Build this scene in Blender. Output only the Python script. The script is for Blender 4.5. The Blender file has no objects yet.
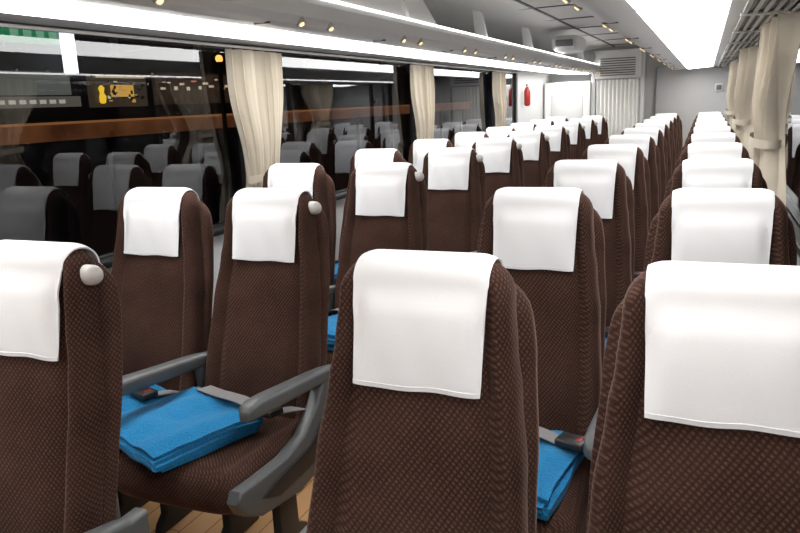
import bpy, bmesh, random
from math import *
from mathutils import Vector, Matrix, noise
random.seed(4)
scene=bpy.context.scene
scene.view_settings.view_transform='Standard'
COL=bpy.context.collection

# ---------------------------------------------------------------- materials
def new_mat(name):
    m=bpy.data.materials.new(name); m.use_nodes=True
    nt=m.node_tree; b=nt.nodes['Principled BSDF']; return m,nt,b
def simple(name,col,rough=.5,metal=0,spec=None,emit=None,es=0,bump=0,bscale=200,var=0):
    m,nt,b=new_mat(name)
    b.inputs['Base Color'].default_value=(*col,1); b.inputs['Roughness'].default_value=rough
    b.inputs['Metallic'].default_value=metal
    if spec is not None: b.inputs['Specular IOR Level'].default_value=spec
    if emit: b.inputs['Emission Color'].default_value=(*emit,1); b.inputs['Emission Strength'].default_value=es
    if bump or var:
        tc=nt.nodes.new('ShaderNodeTexCoord'); n=nt.nodes.new('ShaderNodeTexNoise'); n.inputs['Scale'].default_value=bscale; n.inputs['Detail'].default_value=3
        nt.links.new(tc.outputs['Object'],n.inputs['Vector'])
        if bump:
            bp=nt.nodes.new('ShaderNodeBump'); bp.inputs['Strength'].default_value=bump; bp.inputs['Distance'].default_value=.002
            nt.links.new(n.outputs['Fac'],bp.inputs['Height']); nt.links.new(bp.outputs['Normal'],b.inputs['Normal'])
        if var:
            r=nt.nodes.new('ShaderNodeMix'); r.data_type='RGBA'
            r.inputs[6].default_value=(*[c*(1-var) for c in col],1); r.inputs[7].default_value=(*[min(1,c*(1+var)) for c in col],1)
            nt.links.new(n.outputs['Fac'],r.inputs[0]); nt.links.new(r.outputs[2],b.inputs['Base Color'])
    return m
def fabric_brown(name,dark,light):
    m,nt,b=new_mat(name); N=nt.nodes.new; L=nt.links.new
    def M(op,a,b_=None,c=None):
        n=N('ShaderNodeMath'); n.operation=op
        for i,v in enumerate((a,b_,c)):
            if v is None: continue
            if isinstance(v,(int,float)): n.inputs[i].default_value=v
            else: L(v,n.inputs[i])
        return n.outputs[0]
    tc=N('ShaderNodeTexCoord'); sep=N('ShaderNodeSeparateXYZ'); L(tc.outputs['Object'],sep.inputs[0])
    h=M('ADD',sep.outputs[0],M('MULTIPLY',sep.outputs[1],.9))
    u=M('MULTIPLY',M('ADD',h,sep.outputs[2]),262.0); v=M('MULTIPLY',M('SUBTRACT',h,sep.outputs[2]),262.0)
    d=M('MULTIPLY',M('POWER',M('ABSOLUTE',M('SINE',u)),1.4),M('POWER',M('ABSOLUTE',M('SINE',v)),1.4))
    no=N('ShaderNodeTexNoise'); no.inputs['Scale'].default_value=300; no.inputs['Detail'].default_value=2
    L(tc.outputs['Object'],no.inputs['Vector'])
    n2=N('ShaderNodeTexNoise'); n2.inputs['Scale'].default_value=9; n2.inputs['Detail'].default_value=3; L(tc.outputs['Object'],n2.inputs['Vector'])
    f=M('MULTIPLY',M('MULTIPLY_ADD',d,.85,.12),M('MULTIPLY_ADD',no.outputs['Fac'],1.7,-.15))
    f=M('ADD',f,M('MULTIPLY_ADD',n2.outputs['Fac'],.45,-.22))
    cl=N('ShaderNodeClamp'); L(f,cl.inputs[0])
    mix=N('ShaderNodeMix'); mix.data_type='RGBA'
    mix.inputs[6].default_value=(*dark,1); mix.inputs[7].default_value=(*light,1)
    L(cl.outputs[0],mix.inputs[0]); L(mix.outputs[2],b.inputs['Base Color'])
    b.inputs['Roughness'].default_value=.95; b.inputs['Specular IOR Level'].default_value=.08
    b.inputs['Sheen Weight'].default_value=.22; b.inputs['Sheen Roughness'].default_value=.35; b.inputs['Sheen Tint'].default_value=(.8,.52,.44,1)
    bp=N('ShaderNodeBump'); bp.inputs['Strength'].default_value=.25; bp.inputs['Distance'].default_value=.002
    L(f,bp.inputs['Height']); L(bp.outputs['Normal'],b.inputs['Normal'])
    return m
def cloth(name,col,trans=0,bump=.15,var=.04,fine=500,dist=.003,crease=7,cs=.5):
    m,nt,b=new_mat(name); N=nt.nodes.new; L=nt.links.new
    tc=N('ShaderNodeTexCoord')
    n1=N('ShaderNodeTexNoise'); n1.inputs['Scale'].default_value=fine; n1.inputs['Detail'].default_value=2
    n2=N('ShaderNodeTexNoise'); n2.inputs['Scale'].default_value=crease; n2.inputs['Detail'].default_value=2; n2.inputs['Distortion'].default_value=.6
    L(tc.outputs['Object'],n1.inputs[0]); L(tc.outputs['Object'],n2.inputs[0])
    bp2=N('ShaderNodeBump'); bp2.inputs['Strength'].default_value=cs; bp2.inputs['Distance'].default_value=.012
    L(n2.outputs['Fac'],bp2.inputs['Height'])
    bp=N('ShaderNodeBump'); bp.inputs['Strength'].default_value=bump; bp.inputs['Distance'].default_value=dist
    L(n1.outputs['Fac'],bp.inputs['Height']); L(bp2.outputs['Normal'],bp.inputs['Normal']); L(bp.outputs['Normal'],b.inputs['Normal'])
    mix=N('ShaderNodeMix'); mix.data_type='RGBA'
    mix.inputs[6].default_value=(*[c*(1-var) for c in col],1); mix.inputs[7].default_value=(*[min(1,c*(1+var)) for c in col],1)
    L(n1.outputs['Fac'],mix.inputs[0]); L(mix.outputs[2],b.inputs['Base Color'])
    b.inputs['Roughness'].default_value=.9; b.inputs['Specular IOR Level'].default_value=.12
    b.inputs['Sheen Weight'].default_value=.12
    return m
M_PAD=fabric_brown('plush_brown',(.025,.0118,.009),(.125,.067,.050))
M_SHELL=fabric_brown('plush_brown_side',(.033,.0165,.0128),(.140,.077,.058))
M_COVER=cloth('white_antimacassar',(.84,.84,.86),bump=.10,var=.02,fine=400,cs=.15)
M_GREY=simple('grey_plastic',(.095,.102,.106),.42,bump=.1,bscale=600)
M_DARK=simple('dark_metal',(.03,.03,.032),.4,metal=.3)
M_GRIP=simple('grip_plastic',(.50,.48,.46),.35)
M_BELT=cloth('belt_webbing',(.22,.215,.22))
M_RED=simple('red_plastic',(.22,.02,.015),.4)
M_BLUE=cloth('blue_fleece',(.012,.19,.42),bump=.7,var=.35,fine=220,dist=.006,crease=16)
M_CURT=cloth('curtain_cloth',(.46,.41,.335),bump=.1,var=.04,crease=9)
M_WALL=simple('wall_panel_grey',(.58,.585,.59),.55,bump=.08,bscale=300,var=.03)
M_CEIL=simple('ceiling_panel',(.72,.72,.71),.5,var=.03,bscale=3)
M_RACK=simple('rack_plastic',(.78,.78,.77),.35)
M_LIGHT=simple('light_diffuser',(.9,.9,.9),.5,emit=(1,.98,.945),es=8.2)
M_UPFILL=simple('ceiling_fill_glow',(.9,.9,.9),.5,emit=(1,.98,.95),es=5.5)  # added fill glow for the ceiling, not a visible fitting
M_LAMP=simple('reading_lamp_glow',(.9,.8,.6),.4,emit=(1,.72,.38),es=1.6)
M_BLACK=simple('black_trim',(.012,.012,.013),.4)
M_VENT=simple('vent_grey',(.16,.16,.165),.5)

# ---------------------------------------------------------------- mesh helpers
class MB:
    def __init__(s): s.v=[]; s.f=[]; s.m=[]; s.mats=[]
    def mi(s,mat):
        if mat not in s.mats: s.mats.append(mat)
        return s.mats.index(mat)
    def add(s,vs,fs,mat,xf=None):
        o=len(s.v); k=s.mi(mat)
        s.v+= [tuple(xf@Vector(v)) if xf else tuple(v) for v in vs]
        for f in fs: s.f.append([i+o for i in f]); s.m.append(k)
    def rings(s,rings,mat,cap=True):
        n=len(rings[0]); vs=[p for r in rings for p in r]; fs=[]
        for i in range(len(rings)-1):
            for j in range(n):
                a=i*n+j; b=i*n+(j+1)%n; fs.append([a,b,b+n,a+n])
        if cap: fs.append(list(range(n))[::-1]); fs.append([(len(rings)-1)*n+j for j in range(n)])
        s.add(vs,fs,mat)
    def box(s,c,d,mat,bev=0,xf=None,seg=2):
        bm=bmesh.new(); bmesh.ops.create_cube(bm,size=1)
        bmesh.ops.scale(bm,vec=d,verts=bm.verts)
        if bev: bmesh.ops.bevel(bm,geom=bm.edges[:],offset=bev,segments=seg,affect='EDGES',profile=.5)
        bmesh.ops.translate(bm,vec=c,verts=bm.verts)
        bm.verts.index_update()
        s.add([v.co.copy() for v in bm.verts],[[v.index for v in f.verts] for f in bm.faces],mat,xf); bm.free()
    def prism(s,poly,axis,a0,a1,mat,bev=0):
        bm=bmesh.new()
        def P(p,a): return (a,p[0],p[1]) if axis=='x' else (p[0],a,p[1])
        v0=[bm.verts.new(P(p,a0)) for p in poly]; v1=[bm.verts.new(P(p,a1)) for p in poly]
        n=len(poly); bm.faces.new(v0[::-1]); bm.faces.new(v1)
        for i in range(n): bm.faces.new([v0[i],v0[(i+1)%n],v1[(i+1)%n],v1[i]])
        bmesh.ops.recalc_face_normals(bm,faces=bm.faces)
        if bev:
            ed=[e for e in bm.edges if (e.verts[0].co-e.verts[1].co)[0 if axis=='x' else 1]==0]
            bmesh.ops.bevel(bm,geom=ed,offset=bev,segments=3,affect='EDGES',profile=.5)
        bm.verts.index_update()
        s.add([v.co.copy() for v in bm.verts],[[v.index for v in f.verts] for f in bm.faces],mat); bm.free()
    def sheet(s,g,t,mat):
        R=len(g); C=len(g[0]); top=[];bot=[]
        for i in range(R):
            for j in range(C):
                du=g[min(i+1,R-1)][j]-g[max(i-1,0)][j]; dv=g[i][min(j+1,C-1)]-g[i][max(j-1,0)]
                n=du.cross(dv); n=n.normalized() if n.length>1e-9 else Vector((0,0,1))
                top.append(g[i][j]+n*t/2); bot.append(g[i][j]-n*t/2)
        N=R*C; fs=[]
        for i in range(R-1):
            for j in range(C-1):
                a=i*C+j; fs.append([a,a+1,a+C+1,a+C]); fs.append([N+a,N+a+C,N+a+C+1,N+a+1])
        B=[(i,0) for i in range(R)]+[(R-1,j) for j in range(1,C)]+[(i,C-1) for i in range(R-2,-1,-1)]+[(0,j) for j in range(C-2,0,-1)]
        B=[a*C+b for a,b in B]
        for k in range(len(B)):
            a=B[k]; b=B[(k+1)%len(B)]; fs.append([a,b,N+b,N+a])
        s.add(top+bot,fs,mat)
    def tube(s,path,rad,mat,n=10,sx=1,sz=1):
        rings=[]
        for i,p in enumerate(path):
            p=Vector(p); d=(Vector(path[min(i+1,len(path)-1)])-Vector(path[max(i-1,0)])).normalized()
            ref=Vector((0,0,1)) if abs(d.z)<.9 else Vector((1,0,0))
            a=d.cross(ref).normalized(); b=a.cross(d)
            r=rad[i] if isinstance(rad,(list,tuple)) else rad
            rings.append([p+a*cos(2*pi*k/n)*r*sx+b*sin(2*pi*k/n)*r*sz for k in range(n)])
        s.rings(rings,mat)
    def mesh(s,name,smooth=True,angle=None):
        me=bpy.data.meshes.new(name); me.from_pydata([tuple(v) for v in s.v],[],s.f)
        for m in s.mats: me.materials.append(m)
        me.polygons.foreach_set('material_index',s.m)
        bm=bmesh.new(); bm.from_mesh(me); bmesh.ops.recalc_face_normals(bm,faces=bm.faces); bm.to_mesh(me); bm.free()
        if smooth:
            me.polygons.foreach_set('use_smooth',[True]*len(me.polygons))
            try: me.set_sharp_from_angle(angle=radians(angle or 42))
            except Exception: pass
        me.update(); return me
    def obj(s,name,loc=(0,0,0),**k):
        return put(name,s.mesh(name,**k),loc)
def put(name,me,loc=(0,0,0),rz=0):
    o=bpy.data.objects.new(name,me); o.location=loc; o.rotation_euler=(0,0,rz); COL.objects.link(o); return o
def lerp(tab,z):
    if z<=tab[0][0]: return tab[0][1]
    for (a,b),(c,d) in zip(tab,tab[1:]):
        if z<=c:
            t=(z-a)/(c-a); t=t*t*(3-2*t); return b+(d-b)*t
    return tab[-1][1]
def se(t,n):
    c,s_=cos(t),sin(t); return (copysign(abs(c)**(2/n),c),copysign(abs(s_)**(2/n),s_))
def ss(a,b,x):
    t=max(0,min(1,(x-a)/(b-a))); return t*t*(3-2*t)

# ---------------------------------------------------------------- seat
ZT=1.154; RC=.062
PADW=[(.40,.208),(.60,.206),(.80,.193),(.93,.177),(1.0,.166),(1.08,.159),(1.2,.154)]
SHW=[(.30,.206),(.5,.211),(.8,.203),(.98,.191),(1.06,.182),(1.15,.172)]
def lean(z): return .19*(z-.93)-.09*max(0,.93-z)
def pad_front(x,z):
    hw=lerp(PADW,z); u=abs(x)/hw
    y=lean(z)
    y+= .011*exp(-((u-.70)/.045)**2)*(1-ss(1.0,1.12,z)*.4)
    y-= .024*ss(.72,.92,u)
    y+= .006*exp(-((z-.92)/.018)**2)*(1-ss(.6,.8,u))
    y-= .010*exp(-((z-1.04)/.09)**2)*(1-ss(.5,.7,u))
    y-= .018*exp(-((z-.62)/.12)**2)*(1-ss(.5,.7,u))
    return y
def loft_back(mb,W,z0,zt,yf,yb,rc,rd,mat,front=None,nlev=30,n=64):
    rings=[]
    zs=[z0+(zt-rc-z0)*i/(nlev-1) for i in range(nlev)]+[zt-rc+rc*sin(radians(a)) for a in (12,24,36,48,58,68,76,83,88,90)]
    for z in zs:
        hw=lerp(W,z); q=max(0,(z-(zt-rc))/rc); k=sqrt(max(0,1-q*q))
        hw=hw-rc+rc*k if q>0 else hw
        kd=(1-rd/ (yb-yf)*2*(1-k)) if q>0 else 1
        ym=(yf+yb)/2+lean(z); hd=(yb-yf)/2*max(kd,.15)
        r=[]
        for j in range(n):
            t=2*pi*j/n; a,b=se(t,3.6)
            x=hw*a; y=ym+hd*b
            if b<0 and front:
                w=min(1,-b*1.3)
                y+= (front(x*lerp(W,z)/max(hw,1e-4),z)-lean(z))*w*k
            r.append(Vector((x,y,z)))
        rings.append(r)
    mb.rings(rings,mat)
def arm(mb,x,panel):
    path=[(.01,.580),(-.03,.590),(-.10,.602),(-.20,.614),(-.32,.628),(-.42,.640),(-.475,.645),(-.505,.643),(-.520,.637)]
    rad=[.020,.025,.028,.030,.031,.032,.031,.027,.015]
    pts=[];rr=[]
    for i in range(len(path)-1):
        for k in range(3):
            t=k/3; pts.append((x,path[i][0]*(1-t)+path[i+1][0]*t,path[i][1]*(1-t)+path[i+1][1]*t)); rr.append(rad[i]*(1-t)+rad[i+1]*t)
    pts.append((x,*path[-1])); rr.append(rad[-1])
    rings=[]
    for P,r in zip(pts,rr):
        ring=[]
        for j in range(24):
            a,b=se(2*pi*j/24,3.2)
            ring.append(Vector((P[0]+a*r*.92,P[1],P[2]+b*r*.80)))
        rings.append(ring)
    mb.rings(rings,M_GREY)
    if panel:
        poly=[(.04,.60),(.04,.50),(-.01,.40),(-.10,.33),(-.30,.31),(-.50,.345),(-.58,.39),(-.605,.435),(-.585,.462),(-.50,.455),(-.36,.450),(-.26,.470),(-.17,.53),(-.13,.58),(-.12,.600)]
        mb.prism(poly,'x',x-.022,x+.022,M_GREY,bev=.010)
        poly=[(-.0,.50),(-.06,.42),(-.20,.365),(-.42,.365),(-.50,.40),(-.40,.42),(-.24,.43),(-.12,.50),(-.06,.56)]
        mb.prism(poly,'x',x+(.018 if x>0 else -.028),x+(.028 if x>0 else -.018),M_DARK,bev=.004)
    else:
        mb.prism([(.03,.60),(.03,.50),(-.03,.47),(-.10,.50),(-.11,.60)],'x',x-.018,x+.018,M_GREY,bev=.008)
def make_seat(name,arms,grip):
    mb=MB()
    loft_back(mb,SHW,.30,1.122,.050,.118,.085,.032,M_SHELL,n=48)
    loft_back(mb,PADW,.40,ZT,0.0,.084,RC,.038,M_PAD,front=pad_front)
    mb.box((0,.124+lean(.62),.62),(.36,.02,.42),M_GREY,.009)
    rings=[]
    L=[(-.565,.03),(-.56,.55),(-.548,.78),(-.525,.92),(-.49,1),(-.40,1),(-.3,1),(-.2,1),(-.1,1),(-.05,.98),(-.03,.9)]
    for y,k in L:
        r=[]
        for j in range(48):
            a,b=se(2*pi*j/48,4.0)
            x=.222*a*(.85+.15*k); z=.388+.065*b*k+.018*(-y/.57)
            if b>0: z+=.014*ss(.66,.85,abs(a))*k-.008*exp(-((abs(a)-.66)/.05)**2)-.02*(1-k)
            r.append(Vector((x,y,z)))
        rings.append(r)
    mb.rings(rings,M_PAD)
    mb.box((0,-.22,.31),(.36,.30,.035),M_DARK,.01)
    for x in (-.10,.10):
        mb.prism([(-.24,.0),(-.23,.03),(-.20,.06),(-.20,.30),(-.10,.30),(-.09,.06),(-.04,.03),(-.03,.0)],'x',x-.016,x+.016,M_DARK,bev=.004)
    def strap(P,w,nn=18):
        g=[]
        for i in range(nn+1):
            t=i/nn*(len(P)-1); k=min(int(t),len(P)-2); f=t-k
            p0=Vector(P[max(k-1,0)]);p1=Vector(P[k]);p2=Vector(P[k+1]);p3=Vector(P[min(k+2,len(P)-1)])
            p=.5*((2*p1)+(p2-p0)*f+(2*p0-5*p1+4*p2-p3)*f*f+(3*p1-p0-3*p2+p3)*f**3)
            d=(p2-p1).normalized(); s=d.cross(Vector((0,0,1))).normalized()*w/2
            g.append([p-s,p-s*.33,p+s*.33,p+s])
        mb.sheet(g,.003,M_BELT)
    strap([(.14,-.285,.545),(.05,-.255,.556),(-.06,-.225,.554),(-.16,-.17,.538),(-.205,-.08,.47)],.048)
    strap([(.205,-.06,.44),(.213,-.12,.485),(.205,-.20,.525),(.18,-.28,.543)],.044)
    X=Matrix.Translation((.165,-.292,.552))@Matrix.Rotation(radians(-16),4,'Z')
    mb.box((0,0,0),(.078,.056,.022),M_DARK,.006,xf=X)
    mb.box((.020,0,.010),(.014,.030,.006),M_RED,.002,xf=X)
    for a in arms: arm(mb,*a)
    g=[]
    zb=.935; hwt=lerp(PADW,ZT)
    prof=[]
    nf=22
    for i in range(nf+1): prof.append(('f',zb+(ZT-.036-zb)*i/nf))
    for a in range(10,181,10): prof.append(('t',a))
    for i in range(1,9): prof.append(('b',ZT-.041-.022*i))
    for kind,val in prof:
        row=[]
        for j in range(25):
            u=-1+2*j/24
            tt=(val-zb)/(ZT-zb) if kind=='f' else 1
            x=u*(.116+.008*tt)
            drop=0; e=abs(x)-(hwt-RC)
            if e>0: drop=RC-sqrt(max(0,RC**2-e*e))
            if kind=='f':
                z=val-drop*tt+.0015*sin(u*5)*(1-tt); y=min(pad_front(x,z),lean(z)+.004)-.007-.0018*(1+sin(u*8+val*30+len(name)))*.5-.003*(1-tt)*(noise.noise(Vector((u*1.5,val*8,len(arms)+3)))+.4)
                if z>ZT-.09: y=y+(lean(z)-.004-y)*ss(ZT-.09,ZT-.04,z)
            elif kind=='t':
                a=radians(val); z=ZT-.036+.042*sin(a)-drop; y=lean(ZT)+.040-.050*cos(a)
            else:
                z=val-drop; y=lean(z)+.090+.036*ss(ZT-.005,ZT-.06,z)
            row.append(Vector((x,y,z)))
        g.append(row)
    mb.sheet(g,.0035,M_COVER)
    mb.sheet([[p+Vector((0,-.0018,0)) for p in g[0]],[p+Vector((0,-.0018,0)) for p in g[1]]],.003,M_COVER)
    if grip:
        z=1.100; y=lean(z)+.035
        P=[];R=[]
        for i in range(9):
            a=radians(i*11.25); P.append((.166+.022*sin(a),y,z)); R.append(max(.003,.0215*cos(a)))
        P=[(.125,y,z),(.15,y,z)]+P; R=[.020,.0215]+R
        mb.tube(P,R,M_GRIP,n=20)
        mb.tube([(.138,y,z),(.147,y,z)],.0245,M_GREY,n=20)
    return mb.mesh(name,angle=50)

S1=make_seat('seat_window_l',[(.2325,False)],False)
S2=make_seat('seat_aisle_l',[(.243,True)],True)
S3=make_seat('seat_aisle_r',[(-.245,True)],False)
S4=make_seat('seat_window_r',[(-.246,False)],False)
XS=[-1.776,-1.316,-.442,.052]; YL,YR,PIT=1.044,1.105,.95

def make_blanket(name,seed):
    mb=MB(); rnd=random.Random(seed)
    W=.375; D=.35; layers=4; h=.0165
    path=[]
    for i in range(layers):
        z=.008+h*i; d=1 if i%2==0 else -1
        ln=D/2-rnd.uniform(0,.022)
        for k in range(15): path.append((d*(-ln+2*ln*k/14),z,i))
        if i<layers-1:
            for a in (30,60,90,120,150):
                path.append((d*(ln+.0085*sin(radians(a))),z+h/2*(1-cos(radians(a))),i))
    g=[]
    for (y,z,li) in path:
        row=[]
        for j in range(31):
            x=-W/2+W*j/30
            n=noise.noise(Vector((x*8,y*8,seed)))+.6*noise.noise(Vector((x*19,y*19,seed+3)))
            edge=ss(.70,1.0,abs(x)/(W/2)); zz=z/.06
            sk=.012*noise.noise(Vector((y*6,z*60,seed+7)))+.010*noise.noise(Vector((0,z*90,seed+17)))
            row.append(Vector((x*(1-.02*zz)+sk,y+.010*noise.noise(Vector((x*7,z*60,seed)))+.02*x*zz,z*(1-.38*edge*(.7+.3*n))+.014*n*zz-.008*zz*ss(.5,1,abs(y)/.175))))
        g.append(row)
    mb.sheet(g,.0135,M_BLUE)
    return mb.mesh(name,angle=80)
BL=[make_blanket('blanket_a',1.3),make_blanket('blanket_b',5.1),make_blanket('blanket_c',8.7)]
NR=10
for r in range(NR):
    for c in range(4):
        me=[S1,S2,S3,S4][c]; y0=(YL if c<2 else YR)+PIT*r
        put('passenger_seat',me,(XS[c],y0,0),rz=0)
        dx,dy,rz=random.uniform(-.03,.01),random.uniform(-.01,.01),radians(random.uniform(-14,4))
        if c==1 and r==1: dx,dy,rz=-.115,-.03,radians(-20)
        if c==0 and r==1: dx,dy,rz=.01,-.01,radians(-10)
        if c==2 and r==1: dx,dy,rz=-.02,-.02,radians(-6)
        put('folded_blanket',BL[(r*4+c)%3],(XS[c]+dx,y0-.345+dy,.474),rz)

# ---------------------------------------------------------------- shell
XL,XR=-2.05,.34; Y0,Y1=-1.1,10.75; SILL=.87; WT=1.722; XC=(XL+XR)/2; ZC=2.03; YE=8.72
def floor_mat():
    m,nt,b=new_mat('wood_floor'); N=nt.nodes.new; L=nt.links.new
    tc=N('ShaderNodeTexCoord'); mp=N('ShaderNodeMapping'); mp.inputs['Scale'].default_value=(9,1.2,1); L(tc.outputs['Object'],mp.inputs[0])
    n=N('ShaderNodeTexNoise'); n.inputs['Scale'].default_value=4; n.inputs['Detail'].default_value=6; L(mp.outputs[0],n.inputs[0])
    br=N('ShaderNodeTexBrick'); br.inputs['Scale'].default_value=1; br.inputs['Brick Width'].default_value=.9; br.inputs['Row Height'].default_value=.09; br.inputs['Mortar Size'].default_value=.002
    mp2=N('ShaderNodeMapping'); mp2.inputs['Rotation'].default_value=(0,0,radians(90)); L(tc.outputs['Object'],mp2.inputs[0]); L(mp2.outputs[0],br.inputs[0])
    br.inputs['Color1'].default_value=(.70,.38,.16,1); br.inputs['Color2'].default_value=(.78,.45,.21,1); br.inputs['Mortar'].default_value=(.2,.09,.04,1)
    mx=N('ShaderNodeMix'); mx.data_type='RGBA'; mx.blend_type='MULTIPLY'; mx.inputs[0].default_value=.2
    L(br.outputs['Color'],mx.inputs[6]); L(n.outputs['Color'],mx.inputs[7]); L(mx.outputs[2],b.inputs['Base Color'])
    b.inputs['Roughness'].default_value=.4; return m
mb=MB(); mb.box((XC,(Y0+Y1)/2,-.03),(XR-XL+.1,Y1-Y0+.1,.06),floor_mat()); mb.obj('floor',smooth=False)
for side,x in (('left',XL),('right',XR)):
    s=-1 if side=='left' else 1
    mb=MB()
    mb.box((x+s*.04,(Y0+Y1)/2,SILL/2),(.08,Y1-Y0,SILL),M_WALL)
    mb.box((x+s*.04,(Y0+Y1)/2,(WT+2.12)/2),(.08,Y1-Y0,2.12-WT),M_WALL)
    if s<0: mb.box((x+s*.04,(YE+Y1)/2,(SILL+WT)/2),(.08,Y1-YE,WT-SILL),M_WALL)
    mb.obj('wall_'+side,smooth=False)
    yb=YE if s<0 else Y1
    mb=MB(); mb.box((x+s*.005,(Y0+yb)/2,SILL+.008),(.07,yb-Y0,.03),M_BLACK,.008); mb.obj('window_sill_'+side)
    mb=MB(); mb.box((x-s*.045,(Y0+Y1)/2-.3,.20),(.08,Y1-Y0-.9,.10),M_DARK,.02); mb.obj('baseboard_'+side)
mb=MB()
mb.box((XC,Y1+.04,1.06),(XR-XL,.08,2.12),M_WALL); mb.obj('wall_rear',smooth=False)
mb=MB(); mb.box((XC,Y0-.04,1.06),(XR-XL,.08,2.12),M_WALL); mb.obj('wall_front',smooth=False)
mb=MB(); g=[]
for i in range(25):
    t=-1+2*i/24; x=XC+t*1.19; z=ZC+.04-.16*abs(t)**3.0
    g.append([Vector((x,Y0,z)),Vector((x,Y1,z))])
mb.sheet(g,.03,M_CEIL)
mb.obj('ceiling')
mb=MB()
for y in [Y0+.95*k for k in range(1,13)]:
    mb.box((XC,y,ZC+.022),(.9,.008,.012),M_VENT)
for x in (XC-.33,XC+.33): mb.box((x,(Y0+Y1)/2,ZC+.018),(.02,Y1-Y0,.014),M_VENT,.003)
mb.obj('trim_1',smooth=False)

def glass_mat():
    m=bpy.data.materials.new('tinted_window_glass'); m.use_nodes=True; nt=m.node_tree; nt.nodes.clear(); N=nt.nodes.new; L=nt.links.new
    o=N('ShaderNodeOutputMaterial'); mx=N('ShaderNodeMixShader'); t=N('ShaderNodeBsdfTransparent'); t.inputs[0].default_value=(.75,.76,.76,1)
    g=N('ShaderNodeBsdfGlossy'); g.inputs['Roughness'].default_value=.004; g.inputs['Color'].default_value=(.95,.97,1,1)
    fr=N('ShaderNodeFresnel'); fr.inputs['IOR'].default_value=1.5; a=N('ShaderNodeMath'); a.operation='MULTIPLY_ADD'; a.inputs[1].default_value=.95; a.inputs[2].default_value=.03; a.use_clamp=True
    L(fr.outputs[0],a.inputs[0]); L(a.outputs[0],mx.inputs[0]); L(t.outputs[0],mx.inputs[1]); L(g.outputs[0],mx.inputs[2]); L(mx.outputs[0],o.inputs[0]); return m
M_GLASS=glass_mat()
posts=[.75,3.06,5.37,7.70,10.05]
k=1
for side,x in ((-1,XL),(1,XR)):
    edges=[Y0]+posts+[Y1] if side>0 else [Y0]+posts[:4]+[YE]
    for a,b in zip(edges,edges[1:]):
        mb=MB(); X=x+side*.035
        vs=[(X,a,SILL),(X,b,SILL),(X,b,WT),(X,a,WT)]
        mb.add(vs,[[0,1,2,3]],M_GLASS)
        fw=.028
        for (cy,cz,dy,dz) in (((a+b)/2,SILL+.015,b-a,.03),((a+b)/2,WT-.008,b-a,.016),(a+fw/2,(SILL+WT)/2,fw,WT-SILL),(b-fw/2,(SILL+WT)/2,fw,WT-SILL)):
            mb.box((x+side*.03,cy,cz),(.03,dy,dz),M_BLACK)
        mb.obj('window_%d'%k,smooth=False); k+=1

def make_curtain(name,s,seed,w_top=.47,base=.045,blg=.012,npl=6,tie=1.10,wt=.29,flare=.08,amp=.020):
    mb=MB(); g=[]
    H=1.69-.86; nz=36; nt_=150
    for i in range(nz+1):
        z=1.69-H*i/nz
        if z>tie: k=ss(tie,tie+.45,z); w=wt+(w_top-wt)*k; am=amp+.008*k
        else: k=ss(tie,.88,z); w=wt+flare*k; am=amp+.012*k
        bulge=base+blg*exp(-((z-tie-.16)/.15)**2)
        row=[]
        for j in range(nt_+1):
            t=j/nt_; ph=2*pi*npl*(t+.022*sin(5*t+seed)+.012*sin(11*t+seed*2)+.006*sin(z*6+seed))
            env=sin(pi*min(1,max(0,t)))**.5
            aa=am*(.75+.35*sin(t*13+seed*3))
            xx=bulge*(.45+.55*env)+aa*(sin(ph)+.30*sin(2*ph+seed)+.15*sin(3*ph+z*3))
            yy=(t-.5)*w+.5*aa*cos(ph)
            row.append(Vector((-s*max(xx,.006),yy,z)))
        g.append(row)
    mb.sheet(g,.003,M_CURT)
    rings=[]
    for dz in (-.018,-.006,.006,.018):
        rings.append([Vector((-s*(base*.9+.004+(amp*1.2+base*.45)*sin(2*pi*q/28)),(wt/2+.012)*cos(2*pi*q/28),tie+dz+.012*cos(2*pi*q/28))) for q in range(28)])
    mb.rings(rings,M_CURT,cap=False)
    mb.tube([(-s*.0,.0,tie),(-s*base,.0,tie)],.005,M_DARK,n=8)
    return mb.mesh(name,angle=80)
for s,x in ((-1,XL),(1,XR)):
    for q,y in enumerate(posts[:4]):
        if s<0: me=make_curtain('curtain',s,q+1.1)
        else: me=make_curtain('curtain',s,q+3.3,w_top=.80,base=.085,blg=.02,npl=8,tie=1.20,wt=.38,flare=.34,amp=.030)
        put('window_curtain',me,(x,y+(.06 if s<0 else .55),0))

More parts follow.
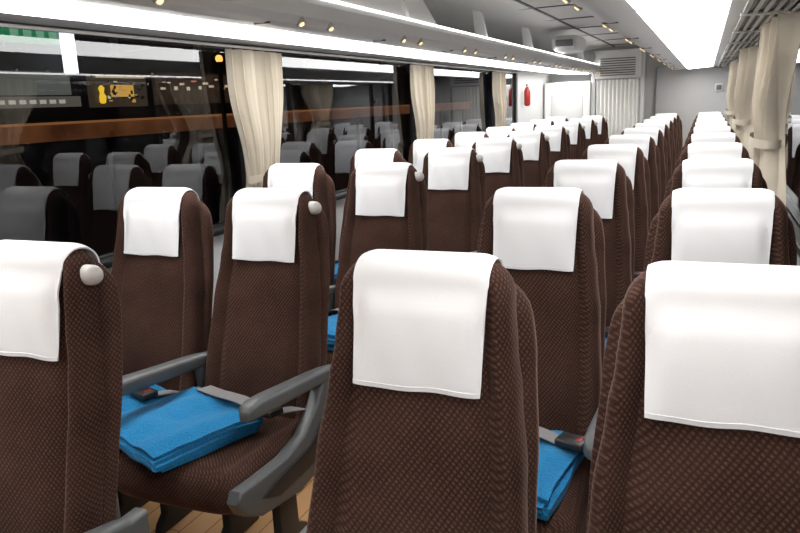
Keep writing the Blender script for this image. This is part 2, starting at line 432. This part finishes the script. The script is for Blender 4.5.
def rack(s,x):
    X=lambda d: x-s*d
    mb=MB()
    prof=[(.0,1.722),(.30,1.712),(.66,1.695),(.705,1.690),(.735,1.700),(.75,1.725),(.745,1.775),(.72,1.805),(.695,1.81),(.685,1.80),(.71,1.76),(.70,1.73),(.66,1.72),(.3,1.735),(.0,1.755)]
    mb.prism([(X(a),b) for a,b in prof],'y',Y0+.01,Y1-.3,M_RACK)
    mb.tube([(X(.05),Y0+.02,1.700),(X(.05),Y1-.42,1.700)],.006,M_GRIP,n=8)   # curtain rail
    y=Y0+.3
    while y<Y1-.4:
        mb.prism([(X(.66),1.72),(X(.70),1.80),(X(.66),1.98),(X(.60),2.0),(X(.62),1.80),(X(.55),1.73)],'y',y-.02,y+.02,M_RACK); y+=.95*1.5
    mb.prism([(X(.71),1.80),(X(.70),1.812),(X(.60),1.985),(X(.58),1.985),(X(.66),1.80)],'y',Y0+.01,3.9,M_RACK)
    for q in range(12):
        yy=Y0+.4+q*.95
        mb.box((X(.70),yy,1.692),(.06,.006,.006),M_VENT)
    mb.prism([(X(.725),1.806),(X(.722),1.812),(X(.706),1.816),(X(.706),1.808)],'y',Y0+.1,Y1-.4,M_UPFILL)  # added glowing strip hidden on the lip top, brightens the ceiling
    if s>0:
        mb.box((X(.125),(Y0+Y1)/2,1.716),(.19,Y1-Y0-.4,.006),M_BLACK)
        for d in (.04,.075,.11,.145,.18,.215):
            mb.box((X(d),(Y0+Y1)/2,1.708),(.016,Y1-Y0-.4,.012),M_GRIP)
        y=Y0+.6
        while y<Y1-.5:
            mb.box((X(.125),y,1.704),(.21,.05,.014),M_GRIP,.004); y+=.95
    a0=.27 if s>0 else .22
    y=Y0+.1
    while y<Y1-.7:
        mb.prism([(X(a0),1.718),(X(a0+.01),1.7085),(X(.56),1.691),(X(.58),1.699)],'y',y,y+(.88 if s>0 else .93),M_LIGHT); y+=.95
    y=YL-.5
    while y<Y1-.6:
        for dy in (-.11,.11):
            c=Vector((X(.738),y+dy,1.707))
            mb.tube([c+Vector((s*.004,0,.006)),c+Vector((-s*.006,0,-.008))],[.019,.016],M_GRIP,n=14)
            mb.tube([c+Vector((-s*.004,0,-.006)),c+Vector((-s*.009,0,-.012))],[.011,.008],M_LAMP,n=12)
        y+=PIT
    mb.obj('luggage_rack',angle=30)
rack(-1,XL); rack(1,XR)
mb=MB()
for s,x in ((-1,XL),(1,XR)):
    mb.box((x-s*.02,(Y0+Y1)/2,1.84),(.02,Y1-Y0,.16),M_VENT)
mb.obj('trim_2',smooth=False)

mb=MB(); g=[]
XA,XB=-1.36,-.80; YP=10.25
for i in range(89):
    t=i/88; x=XA+(XB-XA)*t; y=YP+.022*(abs(((t*11)%1)*2-1)*2-1)
    g.append([Vector((x,y,.02)),Vector((x,y,1.60))])
mb.sheet(g,.004,simple('pleated_white',(.90,.90,.88),.4))
mb.obj('door_1',angle=20)
mb=MB()
mb.box(((XA+XB)/2,YP+.02,1.80),(XB-XA+.06,.10,.36),M_RACK,.01)
for z in [1.66+.03*i for i in range(8)]: mb.box(((XA+XB)/2,YP-.035,z),(.44,.012,.012),M_VENT)
for x in (XA-.03,XB+.03): mb.box((x,YP+.02,.98),(.05,.10,1.96),M_WALL,.008)
mb.obj('lavatory_partition')
mb=MB()
mb.box(((XL+XA)/2-.02,10.42,.80),(XA-XL-.08,.5,1.6),M_RACK,.02)
mb.box(((XL+XA)/2-.02,10.165,.80),(.42,.02,1.3),M_WALL,.01)
mb.obj('rear_cabinet')
mb=MB()
mb.box((XB+.62,10.70,1.2),(.9,.05,1.1),M_WALL,.02)
mb.box((XB+.95,10.66,1.45),(.10,.04,.10),M_RACK,.01)
mb.box((XB+.95,10.635,1.45),(.06,.02,.06),M_VENT,.005)
mb.obj('rear_wall_panel')
mb=MB(); mb.box((-1.24,7.4,1.90),(.26,.5,.14),M_RACK,.05,seg=4); mb.box((-1.24,7.13,1.90),(.16,.02,.06),M_VENT,.005); mb.obj('ceiling_air_unit')
mb=MB(); mb.tube([(-1.99,8.95,1.32),(-1.99,8.95,1.34),(-1.99,8.95,1.5),(-1.99,8.95,1.53),(-1.99,8.95,1.55)],[.025,.038,.038,.025,.012],simple('extinguisher_red',(.35,.02,.015),.35),n=16); mb.box((-1.99,8.93,1.565),(.015,.06,.02),M_DARK,.004); mb.obj('fire_extinguisher')

# ---------------------------------------------------------------- night street outside
def em(name,c,s): return simple(name,(.02,.02,.02),.5,emit=c,es=s)
M_BLD=simple('dark_facade',(.03,.03,.035),.8,var=.4,bscale=2)
M_ASPH=simple('asphalt',(.03,.03,.03),.8)
mb=MB(); mb.box((-2,5,-1.2),(60,60,.1),M_ASPH); mb.obj('street_ground',smooth=False)
mb=MB()
mb.box((-9.3,12,1.3),(2,26,5),M_BLD)
for i in range(12):
    mb.box((-8.28,1+i*2.0,3.0),(.1,.12,1.4),M_VENT)
    mb.box((-8.28,2+i*2.0,3.3),(.04,.9,.9),em('dim_window%d'%i,(.5,.45,.35),.03))
mb.obj('street_building',smooth=False)
mb=MB(); mb.box((-8.1,7.35,2.48),(.1,.9,.24),em('green_sign_glow',(.03,.30,.12),.6),.01)
for i in range(4): mb.box((-8.04,7.05+.2*i,2.48),(.02,.11,.10),em('green_sign_text%d'%i,(.4,.9,.6),.4))
mb.obj('shop_sign')
mb=MB(); mb.box((-8.0,7.85,2.28),(.1,.17,.58),em('white_sign_glow',(.85,.9,1),2.2),.01); mb.obj('shop_sign')
# lit shop window: warm display with yellow posters and figure
mb=MB(); mb.box((-8.15,8.85,1.76),(.08,1.15,.46),em('window_dim',(.16,.12,.08),.25),.01)
ye=em('yellow_glow',(1,.62,.04),1.1); rn=random.Random(11)
mb.tube([(-8.06,8.42,1.58),(-8.06,8.42,1.60),(-8.06,8.43,1.68),(-8.06,8.42,1.73),(-8.06,8.42,1.80),(-8.06,8.42,1.84)],[.02,.045,.05,.028,.045,.01],ye,n=12)
mb.box((-8.08,8.86,1.76),(.02,.46,.17),em('poster_warm',(.9,.5,.10),.75))
for i in range(34):
    mb.box((-8.06,8.50+rn.random()*.80,1.60+rn.random()*.30),(.012,rn.uniform(.02,.07),rn.uniform(.01,.05)),M_BLACK if i%3 else em('goods%d'%i,rn.choice([(.9,.85,.6),(1,.5,.1),(1,.75,.2),(.3,.5,.9)]),.6))
mb.box((-8.06,8.84,1.96),(.02,1.0,.03),em('white_strip',(.9,.75,.5),.6))
mb.obj('shop_window_display')
mb=MB(); mb.box((-8.15,7.2,1.86),(.1,1.4,.30),em('shop_front_glow',(.40,.42,.38),.24))
mb.box((-8.15,7.3,1.62),(.1,1.5,.14),em('shop_board_glow',(.5,.45,.38),.20))
for i in range(7): mb.box((-8.09,6.75+i*.16,1.62),(.02,.09,.05),em('shop_text%d'%i,(.9,.85,.75),.5))
mb.obj('shop_front',smooth=False)
mb=MB(); mb.tube([(-7.4,10.4,-1.2),(-7.4,10.4,2.2)],.04,M_DARK)
mb.tube([(-7.4,10.4,2.18),(-7.4,10.4,2.20),(-7.4,10.4,2.24),(-7.4,10.4,2.28),(-7.4,10.4,2.30)],[.02,.05,.06,.05,.02],em('orange_glow',(1,.35,.08),3),n=14); mb.obj('street_lamp')
mb=MB(); rn=random.Random(3)
mb.box((-8.2,11.2,1.80),(.06,3.0,.5),em('far_shop_window',(.14,.08,.05),.18))
for i in range(20): mb.box((-8.1,9.8+i*.16,1.74+rn.uniform(0,.24)),(.04,rn.uniform(.03,.11),rn.uniform(.02,.06)),em('pink_glow%d'%i,rn.choice([(1,.3,.25),(.9,.6,.4),(1,.45,.2),(.8,.7,.5)]),.7))
mb.obj('far_shop_front',smooth=False)
mh,nt,b=new_mat('hoarding_glow'); N=nt.nodes.new; L=nt.links.new
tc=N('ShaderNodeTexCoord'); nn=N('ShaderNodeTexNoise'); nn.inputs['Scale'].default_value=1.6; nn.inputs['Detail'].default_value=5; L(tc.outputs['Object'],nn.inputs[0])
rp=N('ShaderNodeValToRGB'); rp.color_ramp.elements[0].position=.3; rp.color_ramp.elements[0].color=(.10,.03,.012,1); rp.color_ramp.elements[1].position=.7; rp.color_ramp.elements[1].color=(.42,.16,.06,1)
L(nn.outputs[0],rp.inputs[0]); L(rp.outputs[0],b.inputs['Emission Color']); b.inputs['Emission Strength'].default_value=.28; b.inputs['Base Color'].default_value=(.1,.04,.02,1)  # warm street light on the wood is put in as emission
mb=MB(); mb.box((-7.6,12,1.22),(.08,26,.20),mh); mb.box((-7.55,12,1.34),(.10,26,.03),em('amber_streak_glow',(.9,.35,.12),.28))  # warm light streak built as a glowing band and strip
for i in range(13): mb.box((-7.6,i*2.0,0),(.08,.10,2.4),M_DARK)
mb.obj('roadside_fence',smooth=False)

w=bpy.data.worlds.new('night'); w.use_nodes=True; scene.world=w
w.node_tree.nodes['Background'].inputs[0].default_value=(.01,.012,.02,1); w.node_tree.nodes['Background'].inputs[1].default_value=.3

# ---------------------------------------------------------------- camera
y,p,r=.3958,.22,-.0411
F=Vector((-sin(y)*cos(p),cos(y)*cos(p),-sin(p))); R=Vector((cos(y),sin(y),0)); U=R.cross(F)
R2=R*cos(r)+U*sin(r); U2=-R*sin(r)+U*cos(r)
cd=bpy.data.cameras.new('camera'); cd.sensor_width=36; cd.lens=731.7/800*36; cd.clip_start=.02; cd.clip_end=200
co=bpy.data.objects.new('camera',cd); COL.objects.link(co); scene.camera=co
Mx=Matrix(((R2.x,U2.x,-F.x,0),(R2.y,U2.y,-F.y,0),(R2.z,U2.z,-F.z,0),(0,0,0,1)))
co.matrix_world=Matrix.Translation((0,0,1.42))@Mx
